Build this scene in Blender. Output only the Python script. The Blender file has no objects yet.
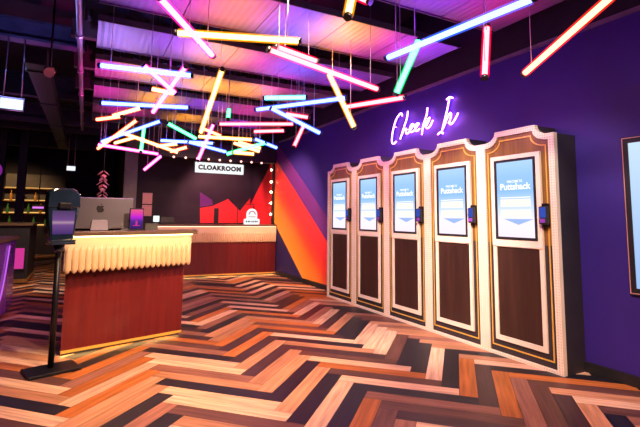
# world coordinates, metres
TUBES = [
  ((0.327, 2.734, 2.618), (0.783, 3.266, 2.518), 'pink', 'large pink tube light sloping down through the top edge above the yellow tube'),
  ((0.525, 3.251, 2.632), (1.357, 2.953, 2.632), 'yellow', 'long yellow tube light crossed by the pink tube at the top'),
  ((1.226, 3.2, 2.62), (2.351, 3.328, 2.5), 'red', 'long red tube light running below the short red one to the yellow tube'),
  ((1.346, 3.351, 2.72), (1.736, 3.388, 2.68), 'red', 'short red tube light lying just above the long red tube'),
  ((2.113, 3.83, 2.75), (2.328, 3.693, 2.2), 'yellow', 'yellow tube light hanging steeply from the long red tube'),
  ((2.449, 4.06, 2.5), (2.641, 3.293, 2.45), 'red', 'red tube light pointing at the lower end of the green tube near the neon'),
  ((1.318, 2.117, 2.6), (1.262, 2.069, 2.45), 'yellow', 'short yellow tube light cut by the top edge of the photo'),
  ((1.402, 2.325, 2.75), (1.486, 2.198, 2.65), 'red', 'red tube light barely showing at the top edge beside a yellow tube'),
  ((2.028, 2.721, 2.55), (2.27, 1.629, 2.6), 'blue', 'long pale blue tube light high above the neon sign'),
  ((2.298, 2.669, 2.72), (2.16, 2.787, 2.3), 'green', 'green tube light slanting under the long pale blue one'),
  ((2.577, 2.231, 2.72), (2.43, 2.136, 2.3), 'red', 'red tube light hanging upright above the right kiosks'),
  ((2.879, 2.15, 2.4), (2.642, 1.381, 2.6), 'orange', 'orange red tube light rising to the upper right corner'),
  ((0.047, 4.221, 2.6), (0.766, 3.951, 2.55), 'blue', 'upper of two level pale blue tubes at the left ceiling panel ends'),
  ((0.098, 5.671, 2.6), (1.023, 5.378, 2.6), 'blue', 'lower of two level pale blue tubes at the left ceiling panel ends'),
  ((0.413, 4.356, 2.7), (0.712, 4.429, 2.5), 'pink', 'pink tube light crossing beneath the upper level blue tube'),
  ((0.765, 4.227, 2.712), (0.6, 5.133, 2.442), 'pink', 'steep pink tube light leaning across both level blue tubes'),
  ((0.547, 4.866, 2.628), (0.771, 4.854, 2.608), 'amber', 'stubby amber tube light between the two level blue tubes'),
  ((0.262, 6.542, 2.644), (0.556, 6.021, 2.674), 'amber', 'amber tube light just under the lower level blue tube'),
  ((0.066, 6.586, 2.576), (0.338, 6.218, 2.576), 'orange', 'small orange tube light at the far left under the amber one'),
  ((0.164, 7.588, 2.432), (0.881, 6.613, 2.652), 'blue', 'blue tube light rising left to right through the left tube cluster'),
  ((0.115, 7.589, 2.318), (0.561, 6.548, 2.618), 'orange', 'orange tube light rising steeply at the left edge of the tube cluster'),
  ((0.406, 7.503, 2.592), (1.241, 7.178, 2.292), 'amber', 'long amber tube light falling to the right through the left cluster'),
  ((0.369, 8.029, 2.49), (0.645, 7.534, 2.54), 'amber', 'faint short amber tube light inside the left tube triangle'),
  ((0.115, 7.811, 2.412), (1.039, 7.913, 2.342), 'pink', 'lowest long pink tube light of the left cluster'),
  ((0.758, 7.545, 2.708), (0.721, 7.439, 2.308), 'green', 'thin upright green tube light in the left cluster'),
  ((1.007, 6.758, 2.656), (1.463, 6.974, 2.506), 'green', 'green tube light sloping down to the right beside the leaning yellow tube'),
  ((0.969, 7.113, 2.45), (1.688, 6.769, 2.42), 'blue', 'nearly level blue tube light above the cloakroom sign'),
  ((0.966, 7.52, 2.42), (1.227, 7.129, 2.42), 'amber', 'little amber tube light touching the falling long amber one'),
  ((1.103, 6.98, 2.272), (1.284, 6.651, 2.312), 'orange', 'little orange tube light left of the cloakroom sign'),
  ((1.077, 7.825, 2.3), (0.824, 7.867, 2.05), 'pink', 'pink tube light hanging lowest over the dark wall by the column'),
  ((1.124, 4.251, 2.75), (1.171, 5.293, 2.3), 'yellow', 'yellow tube light leaning steeply over the cloakroom sign'),
  ((1.6, 6.453, 2.642), (1.38, 6.357, 2.092), 'pink', 'pink tube light leaning down to the cloakroom sign'),
  ((1.516, 6.656, 2.608), (1.754, 6.56, 2.508), 'orange', 'short orange tube light under the leaning yellow tube'),
  ((1.443, 6.644, 2.484), (2.13, 6.218, 2.434), 'yellow', 'level yellow tube light above the white green zigzag'),
  ((1.315, 6.721, 2.4), (1.86, 6.633, 2.28), 'blue', 'blue tube light sloping down to the zigzag of thin tubes'),
  ((1.619, 6.131, 2.6), (2.515, 5.598, 2.6), 'red', 'long level red tube light in the middle of the far cluster'),
  ((2.146, 6.161, 2.55), (2.499, 5.879, 2.55), 'red', 'shorter level red tube light below the long level one'),
  ((2.236, 6.387, 2.48), (2.576, 6.323, 2.36), 'blue', 'short blue tube light at the right end of the far cluster'),
  ((1.962, 6.569, 2.42), (2.331, 6.436, 2.3), 'amber', 'lower amber tube light of the zigzag over the cloakroom sign'),
  ((2.041, 6.62, 2.458), (2.391, 6.557, 2.368), 'orange', 'upper orange tube light of the zigzag over the cloakroom sign'),
  ((1.844, 6.52, 2.234), (2.34, 6.227, 2.404), 'green', 'pale green tube light crossing the zigzag over the cloakroom sign'),
  ((1.909, 6.376, 2.244), (2.172, 6.233, 2.224), 'yellow', 'small yellow tube light under the zigzag over the cloakroom sign'),
  ((1.814, 4.863, 2.704), (2.219, 4.592, 2.704), 'cyan', 'short level cyan tube light above the long blue diagonal one'),
  ((1.807, 5.116, 2.616), (2.477, 4.108, 2.616), 'blue', 'long blue tube light rising towards the steep yellow tube'),
  ((1.861, 4.76, 2.56), (2.449, 4.659, 2.31), 'blue', 'blue tube light sloping down to the right below the long blue one'),
  ((2.191, 5.084, 2.6), (2.417, 4.921, 2.55), 'red', 'small red tube light behind the sloping blue one'),
  ((2.518, 5.275, 2.5), (2.327, 5.136, 2.2), 'red', 'small red tube light hanging steeply near the right wall'),
  ((1.602, 5.636, 2.7), (1.555, 5.503, 2.55), 'green', 'tiny upright green tube light in the far ceiling gap'),
]
NEON = {'letter_c': [[(4.844, 2.721), (4.856, 2.758), (4.894, 2.761), (4.972, 2.706), (5.035, 2.601), (5.08, 2.468), (5.08, 2.382), (5.041, 2.354), (4.982, 2.38)]], 'letter_h': [[(4.718, 2.765), (4.741, 2.671), (4.813, 2.545), (4.893, 2.399)], [(4.873, 2.436), (4.807, 2.514), (4.761, 2.516), (4.762, 2.461), (4.717, 2.454)]], 'letter_e': [[(4.717, 2.454), (4.627, 2.528), (4.603, 2.557), (4.641, 2.564), (4.683, 2.509), (4.657, 2.46), (4.599, 2.469)]], 'letter_e#': [[(4.599, 2.469), (4.526, 2.524), (4.497, 2.553), (4.54, 2.555), (4.575, 2.503), (4.541, 2.456), (4.479, 2.477)]], 'letter_k': [[(4.321, 2.728), (4.344, 2.63), (4.409, 2.512), (4.439, 2.39)], [(4.429, 2.469), (4.332, 2.557), (4.284, 2.591), (4.325, 2.524), (4.379, 2.51), (4.334, 2.458), (4.281, 2.476), (4.227, 2.543)]], 'letter_i': [[(3.977, 2.754), (3.924, 2.773), (3.873, 2.749)], [(3.929, 2.766), (3.976, 2.609), (4.028, 2.478), (4.073, 2.362)], [(4.143, 2.344), (4.092, 2.366), (4.051, 2.341)]], 'letter_n': [[(4.042, 2.41), (3.979, 2.513), (3.923, 2.575), (3.907, 2.542), (3.938, 2.453), (3.898, 2.437), (3.839, 2.489), (3.792, 2.548)]]}
MURAL_REAR = {'red': [(2.584, 1.116), (2.569, 1.495), (2.899, 1.553), (3.288, 1.744), (3.622, 1.435), (3.944, 1.843), (3.964, 1.12)], 'purple': [(2.568, 1.52), (2.554, 1.902), (2.868, 1.706), (2.898, 1.578)]}
import bpy, bmesh, math, random
from mathutils import Vector, Matrix
random.seed(7)
sc = bpy.context.scene
COL = sc.collection
PI = math.pi

# ------------------------------------------------------------------ materials
def mat(name, color, rough=.5, metal=0., vary=.15, scale=6., bump=0., coat=0., emit=None, es=0.):
    m = bpy.data.materials.new(name); m.use_nodes = True
    nt = m.node_tree; b = nt.nodes['Principled BSDF']
    b.inputs['Roughness'].default_value = rough; b.inputs['Metallic'].default_value = metal
    b.inputs['Coat Weight'].default_value = coat
    tc = nt.nodes.new('ShaderNodeTexCoord'); n = nt.nodes.new('ShaderNodeTexNoise')
    n.inputs['Scale'].default_value = scale; n.inputs['Detail'].default_value = 5
    nt.links.new(tc.outputs['Object'], n.inputs['Vector'])
    r = nt.nodes.new('ShaderNodeValToRGB')
    r.color_ramp.elements[0].position = .3; r.color_ramp.elements[1].position = .7
    lo = tuple(c * (1 - vary) for c in color); hi = tuple(min(1, c * (1 + vary)) for c in color)
    r.color_ramp.elements[0].color = (*lo, 1); r.color_ramp.elements[1].color = (*hi, 1)
    nt.links.new(n.outputs['Fac'], r.inputs['Fac']); nt.links.new(r.outputs['Color'], b.inputs['Base Color'])
    if bump:
        bp = nt.nodes.new('ShaderNodeBump'); bp.inputs['Strength'].default_value = bump
        bp.inputs['Distance'].default_value = .01
        nt.links.new(n.outputs['Fac'], bp.inputs['Height']); nt.links.new(bp.outputs['Normal'], b.inputs['Normal'])
    if emit:
        b.inputs['Emission Color'].default_value = (*emit, 1); b.inputs['Emission Strength'].default_value = es
    return m

def glow(name, color, strength):
    m = bpy.data.materials.new(name); m.use_nodes = True
    nt = m.node_tree; nt.nodes.remove(nt.nodes['Principled BSDF'])
    e = nt.nodes.new('ShaderNodeEmission'); e.inputs['Color'].default_value = (*color, 1)
    e.inputs['Strength'].default_value = strength
    nt.links.new(e.outputs[0], nt.nodes['Material Output'].inputs['Surface'])
    return m

def halo_mat(name, color, strength):
    # see-through glowing shell that paints the coloured glare halo round a tube
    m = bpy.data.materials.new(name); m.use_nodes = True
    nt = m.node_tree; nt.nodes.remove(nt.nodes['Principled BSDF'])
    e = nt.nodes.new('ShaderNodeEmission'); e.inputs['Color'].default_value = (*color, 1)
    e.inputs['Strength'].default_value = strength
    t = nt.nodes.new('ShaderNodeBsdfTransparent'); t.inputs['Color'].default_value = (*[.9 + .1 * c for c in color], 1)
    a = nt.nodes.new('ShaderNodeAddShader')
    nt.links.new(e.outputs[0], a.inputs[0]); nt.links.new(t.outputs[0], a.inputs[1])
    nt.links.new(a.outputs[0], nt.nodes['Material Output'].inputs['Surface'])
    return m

def wood(name, dark, light, axis='Z', scale=3., rough=.4, coat=0.):
    m = mat(name, light, rough, coat=coat)
    nt = m.node_tree
    n = [x for x in nt.nodes if x.type == 'TEX_NOISE'][0]; tc = [x for x in nt.nodes if x.type == 'TEX_COORD'][0]
    r = [x for x in nt.nodes if x.type == 'VALTORGB'][0]
    mp = nt.nodes.new('ShaderNodeMapping')
    s = {'X': (.6, 9, 9), 'Y': (9, .6, 9), 'Z': (9, 9, .6)}[axis]
    mp.inputs['Scale'].default_value = tuple(k * scale / 3 for k in s)
    nt.links.new(tc.outputs['Object'], mp.inputs['Vector']); nt.links.new(mp.outputs['Vector'], n.inputs['Vector'])
    n.inputs['Scale'].default_value = 2.2
    r.color_ramp.elements[0].color = (*dark, 1); r.color_ramp.elements[1].color = (*light, 1)
    return m

def dotted(name, base, dot, step=.024, radius=.22, rough=.45):
    # pale lacquer with rows of small punched dots
    m = mat(name, base, rough, vary=.05)
    nt = m.node_tree; b = nt.nodes['Principled BSDF']
    r = [x for x in nt.nodes if x.type == 'VALTORGB'][0]; tc = [x for x in nt.nodes if x.type == 'TEX_COORD'][0]
    sep = nt.nodes.new('ShaderNodeSeparateXYZ'); nt.links.new(tc.outputs['Object'], sep.inputs[0])
    comb = nt.nodes.new('ShaderNodeCombineXYZ')
    for ch in ('Y', 'Z'):
        d = nt.nodes.new('ShaderNodeMath'); d.operation = 'DIVIDE'; d.inputs[1].default_value = step
        f = nt.nodes.new('ShaderNodeMath'); f.operation = 'FLOORED_MODULO'; f.inputs[1].default_value = 1
        s = nt.nodes.new('ShaderNodeMath'); s.operation = 'SUBTRACT'; s.inputs[1].default_value = .5
        nt.links.new(sep.outputs[ch], d.inputs[0]); nt.links.new(d.outputs[0], f.inputs[0])
        nt.links.new(f.outputs[0], s.inputs[0]); nt.links.new(s.outputs[0], comb.inputs[ch])
    ln = nt.nodes.new('ShaderNodeVectorMath'); ln.operation = 'LENGTH'; nt.links.new(comb.outputs[0], ln.inputs[0])
    lt = nt.nodes.new('ShaderNodeMath'); lt.operation = 'LESS_THAN'; lt.inputs[1].default_value = radius
    nt.links.new(ln.outputs['Value'], lt.inputs[0])
    mx = nt.nodes.new('ShaderNodeMix'); mx.data_type = 'RGBA'
    nt.links.new(lt.outputs[0], mx.inputs['Factor']); nt.links.new(r.outputs['Color'], mx.inputs['A'])
    mx.inputs['B'].default_value = (*dot, 1); nt.links.new(mx.outputs['Result'], b.inputs['Base Color'])
    return m

def floor_mat():
    m = bpy.data.materials.new('vinyl_planks'); m.use_nodes = True
    nt = m.node_tree; b = nt.nodes['Principled BSDF']
    at = nt.nodes.new('ShaderNodeAttribute'); at.attribute_name = 'plank'
    uv = nt.nodes.new('ShaderNodeUVMap'); uv.uv_map = 'UVMap'
    mp = nt.nodes.new('ShaderNodeMapping'); mp.inputs['Scale'].default_value = (2.2, 34, 1)
    n = nt.nodes.new('ShaderNodeTexNoise'); n.inputs['Scale'].default_value = 1.; n.inputs['Detail'].default_value = 6
    nt.links.new(uv.outputs[0], mp.inputs[0]); nt.links.new(mp.outputs[0], n.inputs['Vector'])
    r = nt.nodes.new('ShaderNodeMapRange'); r.inputs[1].default_value = .3; r.inputs[2].default_value = .7
    r.inputs[3].default_value = .6; r.inputs[4].default_value = 1.25
    nt.links.new(n.outputs['Fac'], r.inputs[0])
    vm = nt.nodes.new('ShaderNodeVectorMath'); vm.operation = 'SCALE'
    nt.links.new(at.outputs['Color'], vm.inputs[0]); nt.links.new(r.outputs[0], vm.inputs['Scale'])
    nt.links.new(vm.outputs[0], b.inputs['Base Color'])
    b.inputs['Roughness'].default_value = .42; b.inputs['Specular IOR Level'].default_value = .22
    bp = nt.nodes.new('ShaderNodeBump'); bp.inputs['Strength'].default_value = .15; bp.inputs['Distance'].default_value = .003
    nt.links.new(n.outputs['Fac'], bp.inputs['Height']); nt.links.new(bp.outputs[0], b.inputs['Normal'])
    return m

def screen_mat(name, stops, strength, axis='Z', lo=0., hi=1.):
    # glowing colour ramp up a face: display pictures and the dispenser's painted reflection
    m = bpy.data.materials.new(name); m.use_nodes = True
    nt = m.node_tree; nt.nodes.remove(nt.nodes['Principled BSDF'])
    tc = nt.nodes.new('ShaderNodeTexCoord'); sp = nt.nodes.new('ShaderNodeSeparateXYZ')
    nt.links.new(tc.outputs['Object'], sp.inputs[0])
    mr = nt.nodes.new('ShaderNodeMapRange'); mr.inputs[1].default_value = lo; mr.inputs[2].default_value = hi
    nt.links.new(sp.outputs[axis], mr.inputs[0])
    r = nt.nodes.new('ShaderNodeValToRGB'); el = r.color_ramp.elements
    while len(el) < len(stops): el.new(.5)
    for e_, (p_, c_) in zip(el, stops): e_.position = p_; e_.color = (*c_, 1)
    nt.links.new(mr.outputs[0], r.inputs[0])
    e = nt.nodes.new('ShaderNodeEmission'); e.inputs['Strength'].default_value = strength
    nt.links.new(r.outputs[0], e.inputs[0]); nt.links.new(e.outputs[0], nt.nodes['Material Output'].inputs['Surface'])
    return m

M = {}
M['floor'] = floor_mat()
M['indigo'] = mat('indigo_wall_paint', (.034, .013, .205), .5, vary=.06, scale=2)
M['dark'] = mat('dark_plum_paint', (.015, .008, .021), .7, vary=.2)
M['black'] = mat('black_paint', (.010, .009, .012), .55, vary=.2)
M['blackmetal'] = mat('black_metal', (.014, .014, .018), .35, .6, vary=.2)
M['steel'] = mat('painted_steel_beam', (.10, .11, .22), .45, .3, vary=.2)
M['conduit'] = mat('galvanised_conduit', (.42, .30, .42), .35, .7)
M['panel'] = mat('brushed_metal_panel', (.15, .14, .17), .42, .4, vary=.12, scale=3)
M['joist'] = mat('dark_timber_joist', (.05, .035, .04), .6, vary=.3)
M['cream'] = dotted('dotted_cream_lacquer', (.86, .73, .58), (.55, .40, .28))
M['creamplain'] = mat('cream_lacquer', (.86, .73, .58), .45, vary=.05)
M['walnut'] = wood('orange_walnut_veneer', (.15, .068, .015), (.30, .135, .030), 'Z')
M['brownmesh'] = wood('dark_brown_veneer', (.028, .011, .009), (.052, .021, .014), 'Z')
M['gold'] = mat('gold_inlay', (.90, .56, .10), .35, .35, vary=.05)
M['cabinet'] = mat('charcoal_cabinet', (.030, .024, .030), .55)
M['redwood'] = wood('red_mahogany_veneer', (.095, .007, .009), (.15, .012, .012), 'Z', rough=.3, coat=.2)
M['worktop'] = mat('dark_brass_worktop', (.16, .10, .06), .3, .3)
M['scallop'] = mat('pearl_scallop', (.72, .56, .36), .4, vary=.05)
M['flute'] = mat('amber_pearl_flutes', (.60, .42, .24), .35, vary=.05)
M['orange'] = mat('orange_mural_paint', (.90, .26, .02), .6, vary=.06, scale=2)
M['red'] = mat('red_mural_paint', (.78, .025, .035), .6, vary=.06, scale=2)
M['redorange'] = mat('vermilion_mural_paint', (.86, .09, .02), .6, vary=.06, scale=2)
def blend_paint(name, stops):
    # sprayed mural paint blending across the slanting band
    m = mat(name, (.5, .5, .5), .6); nt = m.node_tree; b = nt.nodes['Principled BSDF']
    tc = [x for x in nt.nodes if x.type == 'TEX_COORD'][0]
    d = nt.nodes.new('ShaderNodeVectorMath'); d.operation = 'DOT_PRODUCT'; d.inputs[1].default_value = (0, -.7, 1)
    nt.links.new(tc.outputs['Object'], d.inputs[0])
    r = nt.nodes.new('ShaderNodeValToRGB'); el = r.color_ramp.elements
    mr = nt.nodes.new('ShaderNodeMapRange'); mr.inputs[1].default_value = 1.067; mr.inputs[2].default_value = 2.137
    nt.links.new(d.outputs['Value'], mr.inputs[0]); nt.links.new(mr.outputs[0], r.inputs[0])
    while len(el) < len(stops): el.new(.5)
    for e_, (p_, c_) in zip(el, stops): e_.position = p_; e_.color = (*c_, 1)
    nt.links.new(r.outputs[0], b.inputs['Base Color'])
    return m
M['sunset'] = blend_paint('orange_to_red_mural_paint', [(0, (.90, .33, .03)), (.45, (.88, .20, .02)), (.75, (.85, .06, .02)), (1, (.78, .025, .035))])
M['magenta'] = mat('purple_mural_paint', (.12, .014, .19), .6, vary=.06, scale=2)
M['navy'] = mat('navy_mural_paint', (.02, .012, .09), .6, vary=.1)
M['alu'] = mat('silver_aluminium', (.30, .29, .31), .32, .8, vary=.04)
M['white'] = mat('satin_aluminium', (.42, .40, .42), .4, vary=.03)
M['paper'] = mat('pink_printed_paper', (.75, .42, .42), .7, vary=.1, scale=30)
M['grey'] = mat('grey_column_render', (.16, .17, .15), .7, vary=.15)
M['smoke'] = mat('smoked_blue_plastic', (.010, .022, .045), .15, vary=.3, coat=.5)
M['copper'] = mat('rose_copper_leaf', (.85, .42, .38), .3, .3, vary=.1)
M['violetgloss'] = mat('violet_gloss_laminate', (.24, .06, .50), .2, vary=.1, coat=.4)
M['bottle'] = mat('green_bottle_glass', (.05, .22, .05), .1, vary=.3)
M['bottle2'] = mat('amber_bottle_glass', (.5, .22, .03), .1, vary=.3)
M['text'] = mat('black_lettering', (.01, .01, .01), .5)
M['tray'] = mat('grey_tray_felt', (.10, .11, .085), .7)
M['cork'] = mat('tan_leather', (.40, .24, .12), .6)

TUBE = {  # core colour (white-hot), painted halo colour
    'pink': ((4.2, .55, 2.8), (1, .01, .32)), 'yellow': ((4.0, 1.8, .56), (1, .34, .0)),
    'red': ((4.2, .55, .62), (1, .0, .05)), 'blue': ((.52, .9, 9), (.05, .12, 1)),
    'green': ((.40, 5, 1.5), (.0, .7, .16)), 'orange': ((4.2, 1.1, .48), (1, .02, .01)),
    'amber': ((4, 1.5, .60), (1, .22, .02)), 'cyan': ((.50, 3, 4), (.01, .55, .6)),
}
CORE_GAIN, HALO_GAIN = 1.8, .55
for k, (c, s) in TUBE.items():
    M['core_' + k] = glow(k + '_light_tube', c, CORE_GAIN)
    M['halo_' + k] = halo_mat(k + '_tube_halo', s, HALO_GAIN)
M['neon'] = glow('violet_neon', (3.2, .85, 4.2), 3.6)
M['ledwarm'] = glow('warm_led_strip', (1, .66, .28), 9)
M['kick'] = glow('amber_plinth_light', (1, .58, .20), 30)
M['fluteglow'] = glow('soft_amber_strip', (1, .52, .36), 3.5)
M['bulb'] = glow('warm_pink_bulb', (1, .50, .42), 2.5)
M['sconce'] = glow('warm_wall_bulb', (1, .55, .28), 45)
M['signface'] = glow('white_lit_sign_face', (.86, .92, .92), 1.1)
M['hangsign'] = glow('cool_lit_sign_face', (.75, 1, .97), 1.3)
M['lampwhite'] = glow('white_lamp_shade', (.85, 1, .95), 1.2)
M['amberglow'] = glow('amber_shelf_light', (1, .55, .14), 1.1)
M['pinkscreen'] = glow('pink_screen', (1, .06, .45), .6)
M['purplelamp'] = glow('purple_globe', (.55, .04, .70), .35)
M['bluescreen'] = glow('blue_pad_screen', (.05, .10, .55), .8)
M['arcline'] = glow('violet_light_line', (.6, .12, .9), 1.)
M['tvlilac'] = glow('lilac_screen', (.8, .2, .9), 1.)
M['kiosk_screen'] = screen_mat('kiosk_display_picture', [(0, (.90, .76, .92)), (.22, (.88, .80, .96)), (.36, (.62, .73, .97)), (.60, (.27, .50, .92)), (.8, (.31, .53, .92)), (1, (.42, .63, .95))], 1.15, 'Z', 1.115, 1.867)
M['wall_screen'] = screen_mat('wall_display_picture', [(0, (.30, .62, .86)), (.5, (.42, .74, .93)), (1, (.66, .88, .97))], 1.0, 'Z', .74, 1.95)
M['uitext'] = glow('white_screen_lettering', (1, .97, 1), 1.2)
M['uibar'] = glow('cream_screen_button', (1, .88, .80), 1.1)
M['uiblue'] = glow('blue_screen_triangle', (.36, .52, .92), 1.)
M['tabletpic'] = screen_mat('tablet_picture', [(0, (.03, .01, .10)), (.45, (.10, .03, .30)), (.62, (.55, .02, .75)), (.8, (.85, .05, .45)), (1, (.8, .12, .25))], .9, 'Z', 0, .22)
M['painted_reflection'] = screen_mat('lilac_reflection_window', [(0, (.10, .05, .25)), (.4, (.30, .12, .45)), (.5, (.75, .45, .65)), (.6, (.30, .12, .45)), (1, (.14, .08, .22))], .55, 'Z', 1.13, 1.33)  # purple reflection on the dispenser window, painted as a glowing ramp

# ------------------------------------------------------------------ mesh helpers
def BM(): return bmesh.new()

def box(bm, x0, x1, y0, y1, z0, z1, rot=None, piv=None):
    vs = [bm.verts.new((x, y, z)) for x in (x0, x1) for y in (y0, y1) for z in (z0, z1)]
    for f in ((0, 1, 3, 2), (4, 6, 7, 5), (0, 4, 5, 1), (2, 3, 7, 6), (0, 2, 6, 4), (1, 5, 7, 3)):
        bm.faces.new([vs[i] for i in f])
    if rot is not None:
        bmesh.ops.rotate(bm, verts=vs, cent=piv or (0, 0, 0), matrix=rot)
    return vs

def prism(bm, pts, a0, a1, axis='X'):
    """extrude a 2-D outline between a0 and a1 along an axis; outline is (y,z) for X, (x,z) for Y, (x,y) for Z"""
    def P(p, a):
        return {'X': (a, p[0], p[1]), 'Y': (p[0], a, p[1]), 'Z': (p[0], p[1], a)}[axis]
    A = [bm.verts.new(P(p, a0)) for p in pts]; B = [bm.verts.new(P(p, a1)) for p in pts]
    n = len(pts)
    bm.faces.new(A); bm.faces.new(B[::-1])
    for i in range(n):
        bm.faces.new((A[i], B[i], B[(i + 1) % n], A[(i + 1) % n]))

def ring(bm, outer, inner, a0, a1, axis='X'):
    """frame between two outlines of equal point count, extruded"""
    def P(p, a):
        return {'X': (a, p[0], p[1]), 'Y': (p[0], a, p[1]), 'Z': (p[0], p[1], a)}[axis]
    n = len(outer)
    L = [[bm.verts.new(P(p, a)) for p in q] for a in (a0, a1) for q in (outer, inner)]
    O0, I0, O1, I1 = L
    for i in range(n):
        j = (i + 1) % n
        bm.faces.new((O0[i], I0[i], I0[j], O0[j])); bm.faces.new((O1[i], O1[j], I1[j], I1[i]))
        bm.faces.new((O0[i], O0[j], O1[j], O1[i])); bm.faces.new((I0[i], I1[i], I1[j], I0[j]))

def tube(bm, pts, r, seg=8, caps=True):
    pts = [Vector(p) for p in pts]
    rings = []
    up = None
    for i, p in enumerate(pts):
        d = (pts[min(i + 1, len(pts) - 1)] - pts[max(i - 1, 0)]).normalized()
        if up is None:
            up = Vector((0, 0, 1)) if abs(d.z) < .9 else Vector((1, 0, 0))
        u = (up - d * up.dot(d)).normalized(); v = d.cross(u); up = u
        rr = r[i] if isinstance(r, (list, tuple)) else r
        rings.append([bm.verts.new(p + (u * math.cos(2 * PI * k / seg) + v * math.sin(2 * PI * k / seg)) * rr) for k in range(seg)])
    for a, b in zip(rings, rings[1:]):
        for k in range(seg):
            f = bm.faces.new((a[k], a[(k + 1) % seg], b[(k + 1) % seg], b[k])); f.smooth = True
    if caps:
        bm.faces.new(rings[0][::-1]); bm.faces.new(rings[-1])

def lathe(bm, prof, c=(0, 0, 0), seg=16):
    rings = []
    for r, z in prof:
        rings.append([bm.verts.new((c[0] + r * math.cos(2 * PI * k / seg), c[1] + r * math.sin(2 * PI * k / seg), c[2] + z)) for k in range(seg)])
    for a, b in zip(rings, rings[1:]):
        for k in range(seg):
            f = bm.faces.new((a[k], a[(k + 1) % seg], b[(k + 1) % seg], b[k])); f.smooth = True
    bm.faces.new(rings[0][::-1]); bm.faces.new(rings[-1])

def sphere(bm, c, r, seg=14, sq=(1, 1, 1)):
    bmesh.ops.create_uvsphere(bm, u_segments=seg, v_segments=max(6, seg // 2), radius=r,
                              matrix=Matrix.Translation(c) @ Matrix.Diagonal((*sq, 1)))

def spline(pts, n=6):
    """Catmull-Rom through points"""
    P = [Vector(p) for p in pts]
    if len(P) < 3: return P
    Q = [P[0] * 2 - P[1]] + P + [P[-1] * 2 - P[-2]]
    out = []
    for i in range(1, len(Q) - 2):
        for k in range(n):
            t = k / n
            a, b, c, d = Q[i - 1], Q[i], Q[i + 1], Q[i + 2]
            out.append(.5 * ((2 * b) + (c - a) * t + (2 * a - 5 * b + 4 * c - d) * t * t + (3 * b - a - 3 * c + d) * t ** 3))
    return out + [P[-1]]

def obj(name, bm, m, parent=None, bevel=0., smooth=False):
    bmesh.ops.recalc_face_normals(bm, faces=bm.faces[:])
    me = bpy.data.meshes.new(name); bm.to_mesh(me); bm.free()
    if smooth:
        for p in me.polygons: p.use_smooth = True
    me.materials.append(M[m] if isinstance(m, str) else m)
    o = bpy.data.objects.new(name, me); COL.objects.link(o)
    if parent: o.parent = parent
    if bevel:
        b = o.modifiers.new('bevel', 'BEVEL'); b.width = bevel; b.segments = 2; b.limit_method = 'ANGLE'
    return o

def thing(name, label, cat, loc=(0, 0, 0), rotz=0., group=None):
    o = bpy.data.objects.new(name, None); COL.objects.link(o)
    o.empty_display_size = .1
    o.location = loc; o.rotation_euler = (0, 0, rotz); o['label'] = label; o['category'] = cat
    if group: o['group'] = group
    return o

def tag(o, label, cat, group=None):
    o['label'] = label; o['category'] = cat
    if group: o['group'] = group
    return o

def struct(name, bm, m, parent=None):
    o = obj(name, bm, m, parent); o['kind'] = 'structure'
    return o

def dup(root, loc, label):
    r = root.copy(); COL.objects.link(r); r.location = loc; r['label'] = label
    for ch in list(root.children):
        c = ch.copy(); COL.objects.link(c); c.parent = r
        for g in ch.children:
            d = g.copy(); COL.objects.link(d); d.parent = c
    return r

def text_mesh(name, body, size, m, parent, bold=0., depth=.002, width=None, rot=None, loc=None, spacing=1.):
    cu = bpy.data.curves.new(name + '_curve', 'FONT'); cu.body = body; cu.size = size
    cu.align_x = 'CENTER'; cu.align_y = 'CENTER'; cu.offset = bold; cu.extrude = depth; cu.space_character = spacing
    t = bpy.data.objects.new(name + '_tmp', cu); COL.objects.link(t)
    bpy.context.view_layer.update()
    me = bpy.data.meshes.new_from_object(t.evaluated_get(bpy.context.evaluated_depsgraph_get()))
    me.name = name
    bpy.data.objects.remove(t); bpy.data.curves.remove(cu)
    xs = [v.co.x for v in me.vertices]; k = (width / (max(xs) - min(xs))) if width else 1.
    me.transform(Matrix.Translation(loc) @ rot @ Matrix.Diagonal((k, 1, 1, 1)))
    me.materials.clear(); me.materials.append(M[m])
    o = bpy.data.objects.new(name, me); COL.objects.link(o); o.parent = parent
    return o

# text axes: reading direction and up
FACE_X = Matrix(((0, 0, -1, 0), (-1, 0, 0, 0), (0, 1, 0, 0), (0, 0, 0, 1)))   # seen from the -X side
FACE_Y = Matrix(((1, 0, 0, 0), (0, 0, -1, 0), (0, 1, 0, 0), (0, 0, 0, 1)))    # seen from the -Y side

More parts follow.
